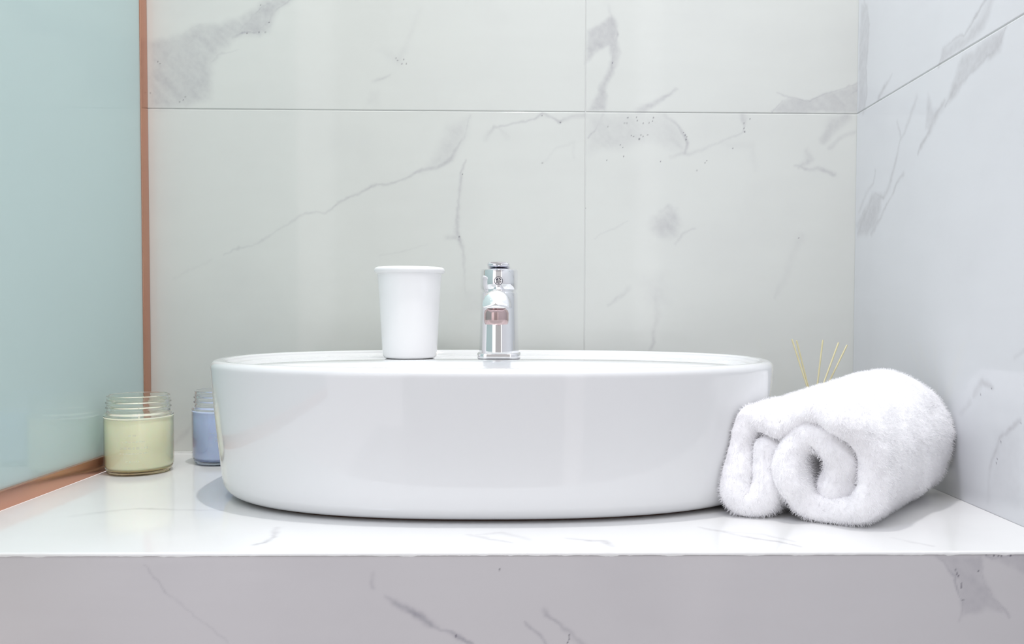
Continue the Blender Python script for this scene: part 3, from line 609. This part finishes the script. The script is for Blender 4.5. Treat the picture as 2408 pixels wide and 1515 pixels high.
M['thin_y'] = thin_glass('yellowish_thin_glass', (.975, .98, .92)); M['thin_c'] = thin_glass('clear_thin_glass', (.96, .97, .985))
M['glass_y'] = mat('yellowish_jar_glass', (.985, .985, .93), .0, ior=1.45, trans=1)
M['glass_c'] = mat('clear_jar_glass', (.96, .975, .99), .0, ior=1.45, trans=1)
M['base_y'] = mat('wax_glow_glass_base', (.97, .84, .52), .0, ior=1.45, trans=1)  # glow of the wax through the base put into the glass tint
M['base_b'] = mat('bluish_glass_base', (.72, .80, .93), .0, ior=1.45, trans=1)
M['wax_y'] = mat('pale_yellow_wax', (.95, .94, .84), .35, sss=.3)
noise_tint(M['wax_y'], 25, .4, (.95, .90, .74))
M['wax_b'] = mat('pale_blue_wax', (.60, .70, .95), .35, sss=.2)
noise_tint(M['wax_b'], 25, .4, (.62, .70, .95))
M['wick'] = mat('cotton_wick', (.75, .72, .62), .9)
make_jar('candle_jar', 'glass jar candle of pale yellow wax beside the copper channel', (-446.0, 962, .15), M['glass_y'], M['thin_y'], M['base_y'], M['wax_y'], M['wick'], [(46, .12, 2.2), (39, .30, 2.2), (32, .38, 2.8), (26, .38, 1.6), (17, .2, 1.5)], .25, 62)
make_jar('candle_jar', 'glass jar candle of blue wax half hidden behind the left end of the basin', (-371.0, 1024, .15), M['glass_c'], M['thin_c'], M['base_b'], M['wax_b'], M['wick'], [(40, .30, .8), (35, .10, 3.0), (31, .12, 2.2)], .18, 62)

# ------------------------------------------------------------------ reed diffuser behind the towel
DX, DY = 352.0, 1008.0
dif = thing('reed_diffuser', 'small glass reed diffuser bottle standing behind the rolled towel', 'diffuser', (DX, DY, .15))
bm = bmesh.new()
lathe('bottle', [(0, .8), (22, .8), (25, 2), (26, 5), (26, 50), (24, 58), (15, 63), (10, 65), (10, 74), (11.5, 75), (11.5, 77), (8, 77), (8, 64), (14, 60.5), (22.5, 56), (24.3, 49), (24.3, 6), (22, 3.5), (0, 3.2)], M['glass_c'], dif, 64)
lathe('fragrance_oil', [(0, 3.6), (21.5, 4), (23.9, 6.6), (23.9, 40), (0, 40)], mat('amber_oil', (.86, .74, .40), .05, trans=.6), dif, 48)
M['reed'] = mat('pale_rattan_reed', (.80, .72, .42), .6); noise_tint(M['reed'], 90, .6, (.86, .82, .62))
tips = [((326.0, 1009, 153.3), (354.5, 1004, 68), 'reed diffuser stick leaning furthest left above the towel'),
        ((330.0, 1004, 152.0), (356.5, 1010, 68), 'reed diffuser stick just right of the leftmost one, nearly touching it'),
        ((364.5, 1010, 152.4), (352.8, 1012, 0), 'reed diffuser stick standing almost upright above the towel'),
        ((384.0, 1010, 149.4), (349.5, 1007, 0), 'reed diffuser stick leaning right, next to the rightmost one'),
        ((394.5, 1010, 146.3), (350.0, 1013, 0), 'reed diffuser stick leaning furthest right, its tip the lowest')]
bottoms = [(366, 1000, 9), (371, 1013, 9), (349, 1013, 9), (343, 1006, 9), (334, 1015, 9)]
necks = [(353.0, 1003.5, 77), (356.3, 1008, 77), (357.0, 1012, 77), (352.2, 1008, 77), (356.2, 1014, 77)]
for (tp, _, lab), bt, nk in zip(tips, bottoms, necks):
    tp = Vector(tp); nk = Vector(nk); d = (nk - tp); bt = tp + d * ((tp.z - 12) / (tp.z - nk.z)); 
    bt.x = max(DX - 18, min(DX + 18, bt.x)); bt.y = max(DY - 18, min(DY + 18, bt.y))
    ax = (tp - bt); L_ = ax.length
    o = lathe('diffuser_reed', [(0, 0), (1.0, 0), (1.0, L_), (0, L_)], M['reed'], None, 10, sharp=40)
    o.location = bt * MM; o.rotation_euler = ax.to_track_quat('Z', 'Y').to_euler()
    tag(o, lab, 'diffuser stick', 'reeds in the diffuser')

# ------------------------------------------------------------------ rolled towel
def catmull(P, n):
    P = np.array(P, float); P = np.vstack([2 * P[0] - P[1], P, 2 * P[-1] - P[-2]]); out = []
    m = len(P) - 3
    for i in range(m):
        p0, p1, p2, p3 = P[i:i + 4]
        for t in np.linspace(0, 1, n, endpoint=False):
            out.append(.5 * ((2 * p1) + (-p0 + p2) * t + (2 * p0 - 5 * p1 + 4 * p2 - p3) * t * t + (-p0 + 3 * p1 - 3 * p2 + p3) * t ** 3))
    out.append(P[-2]); return np.array(out)
front_path = [(40, 62), (41, 45), (40, 26), (32, 14), (20, 13.5), (13, 24), (12.5, 42), (12.5, 62), (16, 78), (26, 89), (40, 88), (54, 82), (64, 90), (78, 98), (96, 97), (114, 86), (126, 66), (128, 40), (119, 18), (102, 12.5), (84, 13), (70, 20), (61, 38), (60, 56), (66, 70), (78, 78), (90, 74), (98, 62), (98, 46), (93, 30)]
rear_path = [(38, 66), (38, 52), (36, 38), (28, 26), (22, 26), (12.5, 36), (9, 52), (9, 68), (13, 84), (23, 98), (37, 107), (50, 111), (62, 111.5), (76, 109), (92, 101), (106, 88), (113, 68), (112, 44), (104, 24), (88, 13.5), (66, 12.5), (52, 16), (50, 36), (52, 58), (58, 72), (70, 80), (83, 76), (90, 62), (88, 46), (82, 34)]
NSUB = 10
fp = catmull(front_path, NSUB); rp_ = catmull(rear_path, NSUB)
# even the spacing
def resample(P, n):
    d = np.r_[0, np.cumsum(np.hypot(*np.diff(P, axis=0).T))]; s = np.linspace(0, d[-1], n)
    return np.stack([np.interp(s, d, P[:, 0]), np.interp(s, d, P[:, 1])], 1)
NP_ = 260
# keep the two paths matched by parameter
par = np.r_[0, np.cumsum(np.hypot(*np.diff(fp, axis=0).T))]; par /= par[-1]; tt = np.linspace(0, 1, NP_)
fpR = np.stack([np.interp(tt, par, fp[:, 0]), np.interp(tt, par, fp[:, 1])], 1)
rpR = np.stack([np.interp(tt, par, rp_[:, 0]), np.interp(tt, par, rp_[:, 1])], 1)
P0 = np.array([176.5, 751.5]); pf = np.array([.89, -.456]); Cf = P0 + 68 * pf
Cr = np.array([389.0, 876.0]); pr_ = np.array([.714, -.70])
TL = float(np.hypot(*(Cr - Cf))); ax = (Cr - Cf) / TL
ss = np.concatenate([np.array([.0, .2, .5, 1, 1.8, 3, 4.5, 6.5, 9, 12]), np.arange(15, TL - 14, 2.6), TL - np.array([12, 9, 6.5, 4.5, 3, 1.8, 1, .5, .2, 0])])
R0 = 12.6
tele = 5.0 * np.sin(tt * 17.0) + 3.0 * np.sin(tt * 41 + 1) - 5 * np.exp(-((tt - .97) / .04) ** 2)
tele = tele - 7 * np.exp(-((tt - .02) / .04) ** 2)
V = []; K = None
for si, s in enumerate(ss):
    f = s / TL; g = f * f * (3 - 2 * f)
    path = fpR * (1 - g) + rpR * g
    rr = R0
    for q in (s, TL - s):
        if q < 12: rr = R0 * math.sqrt(max(0, 1 - (1 - q / 12) ** 2)) 
    rr = max(rr, .4) 
    T = np.gradient(path, axis=0); T /= np.hypot(T[:, 0], T[:, 1])[:, None] + 1e-9
    N_ = np.stack([-T[:, 1], T[:, 0]], 1)
    rr = rr * np.interp(tt, [0, .06, .5, .72, .80, 1], [1.12, 1.12, 1, 1, 1.18, 1.22])[:, None] if s > 0 else rr
    rE = float(np.ravel(rr)[-1]); rB = float(np.ravel(rr)[0])
    # rounded ends of the strip
    left = path + N_ * rr; right = path - N_ * rr
    cap = lambda c, t, nn, sgn: np.array([c + (rE if sgn else rB) * (nn * math.cos(a) + t * math.sin(a)) for a in np.linspace(0, math.pi, 9)[1:-1]])
    ringpts = np.vstack([left, cap(path[-1], T[-1], N_[-1], 1), right[::-1], cap(path[0], -T[0], -N_[0], 0)])
    tel = np.concatenate([tele, np.full(7, tele[-1]), tele[::-1], np.full(7, tele[0])])
    K = len(ringpts)
    p = pf * (1 - g) + pr_ * g; p = p / np.hypot(*p)
    c = Cf + ax * s; off = ringpts[:, 0] - (68 * (1 - g) + 61 * g)
    wob = 1 + .0 * f
    w_front = math.exp(-s / 45.0)
    XY = c[None, :] + off[:, None] * p[None, :] * wob + (tel * w_front * 1.0)[:, None] * ax[None, :] * -1
    Z = ringpts[:, 1] - .3 + 3.0 * math.sin(f * math.pi) * 0
    V.append(np.column_stack([XY, Z]))
V = np.array(V)                                          # slices x ring x 3
ns = len(ss)
# soft lumps and creases along the roll
ii = np.arange(K) / K * 60; jj = ss / 3.6
I, J = np.meshgrid(ii, jj)
idx = np.arange(ns * K).reshape(ns, K)
F = np.stack([idx[:-1, :], np.roll(idx, -1, 1)[:-1, :], np.roll(idx, -1, 1)[1:, :], idx[1:, :]], -1).reshape(-1, 4)
tmp = mesh_np('tmp', V.reshape(-1, 3), F)
nr = np.empty(ns * K * 3, np.float32); tmp.vertices.foreach_get('normal', nr); nr = nr.reshape(ns, K, 3).astype(float)
bpy.data.meshes.remove(tmp)
p3 = V.reshape(ns, K, 3)
def n3(p, s, seed):
    return (fbm(p[..., 0] / s + 7, p[..., 2] / s, seed, 3) + fbm(p[..., 1] / s, p[..., 2] / s + 4, seed + 5, 3) + fbm(p[..., 0] / s, p[..., 1] / s + 9, seed + 8, 3)) / 3 - .5
disp = n3(p3, 34, 81) * 15 + n3(p3, 11, 85) * 5 + n3(p3, 4.0, 91) * 2.6
up = np.clip((p3[..., 2] - 4) / 14, 0.1, 1)
sgn = 1.0
# orientation: the first slice normals must point outwards
cen = V.mean(1, keepdims=True)
outw = ((V - cen) * nr).sum(-1); half = outw[:, :].mean()
sgn = 1.0 if half > 0 else -1.0
V = V + nr * (disp * up * sgn)[..., None]
V[..., 2] = np.maximum(V[..., 2], .4 + .8 * (.5 + n3(V, 5, 97)))
V[..., 0] = np.minimum(V[..., 0], XR - 2.2)
# the cloth gives way where it leans on the basin
zin = np.interp(V[..., 2], [0, 3, 8, 20, 38, 50, 70, 90, 110], [28, 22, 14.5, 9.8, 8.1, 6.8, 4.8, 3.0, 1.4])
hw_ = HW - zin + 2.2; hd_ = HD - zin + 2.2
dxb = V[..., 0] - BX; dyb = V[..., 1] - BY
sv_ = (np.abs(dxb / hw_) ** NN + np.abs(dyb / hd_) ** NN) ** (1 / NN)
kk = np.where(sv_ < 1, 1 / np.maximum(sv_, .2), 1.0)
V[..., 0] = BX + dxb * kk; V[..., 1] = BY + dyb * kk
# close both ends between the two faces of the strip
Fl = F.tolist()
Lc = NP_
def endcap(row, rev):
    r = idx[row]; out = []
    a = list(r[:NP_]); b = list(r[NP_ + 7:2 * NP_ + 7])[::-1]; c1 = list(r[NP_:NP_ + 7]); c0 = list(r[2 * NP_ + 7:])
    for i in range(NP_ - 1): out.append((a[i], a[i + 1], b[i + 1], b[i]))
    out2 = [tuple([a[-1]] + c1 + [b[-1]]), tuple([b[0]] + c0 + [a[0]])]
    return out + out2
Fs = [tuple(q) for q in Fl] + endcap(0, False) + endcap(ns - 1, True)
me = mesh_py('rolled_towel', V.reshape(-1, 3).tolist(), Fs); fix_normals(me)
towel = thing('rolled_towel', 'thick white terry towel rolled from both ends, lying in the right corner of the counter', 'towel', (0, 0, 0))
tw = link('terry_cloth', me, M['linen'], towel)
tw.data.materials.append(M['linen'])
pm = tw.modifiers.new('pile', 'PARTICLE_SYSTEM'); ps = tw.particle_systems[0].settings
ps.type = 'HAIR'; ps.count = 210000; ps.hair_length = .0016; ps.hair_step = 3; ps.render_step = 3; ps.display_step = 2
ps.emit_from = 'FACE'; ps.use_emit_random = True; ps.use_even_distribution = True
ps.root_radius = .22; ps.tip_radius = .10; ps.radius_scale = .0010
ps.brownian_factor = .0; ps.factor_random = .0
ps.use_advanced_hair = True
ps.normal_factor = .00040; ps.factor_random = .00060; ps.tangent_factor = .0; ps.object_align_factor = (0, 0, -.0002)
ps.material = 1
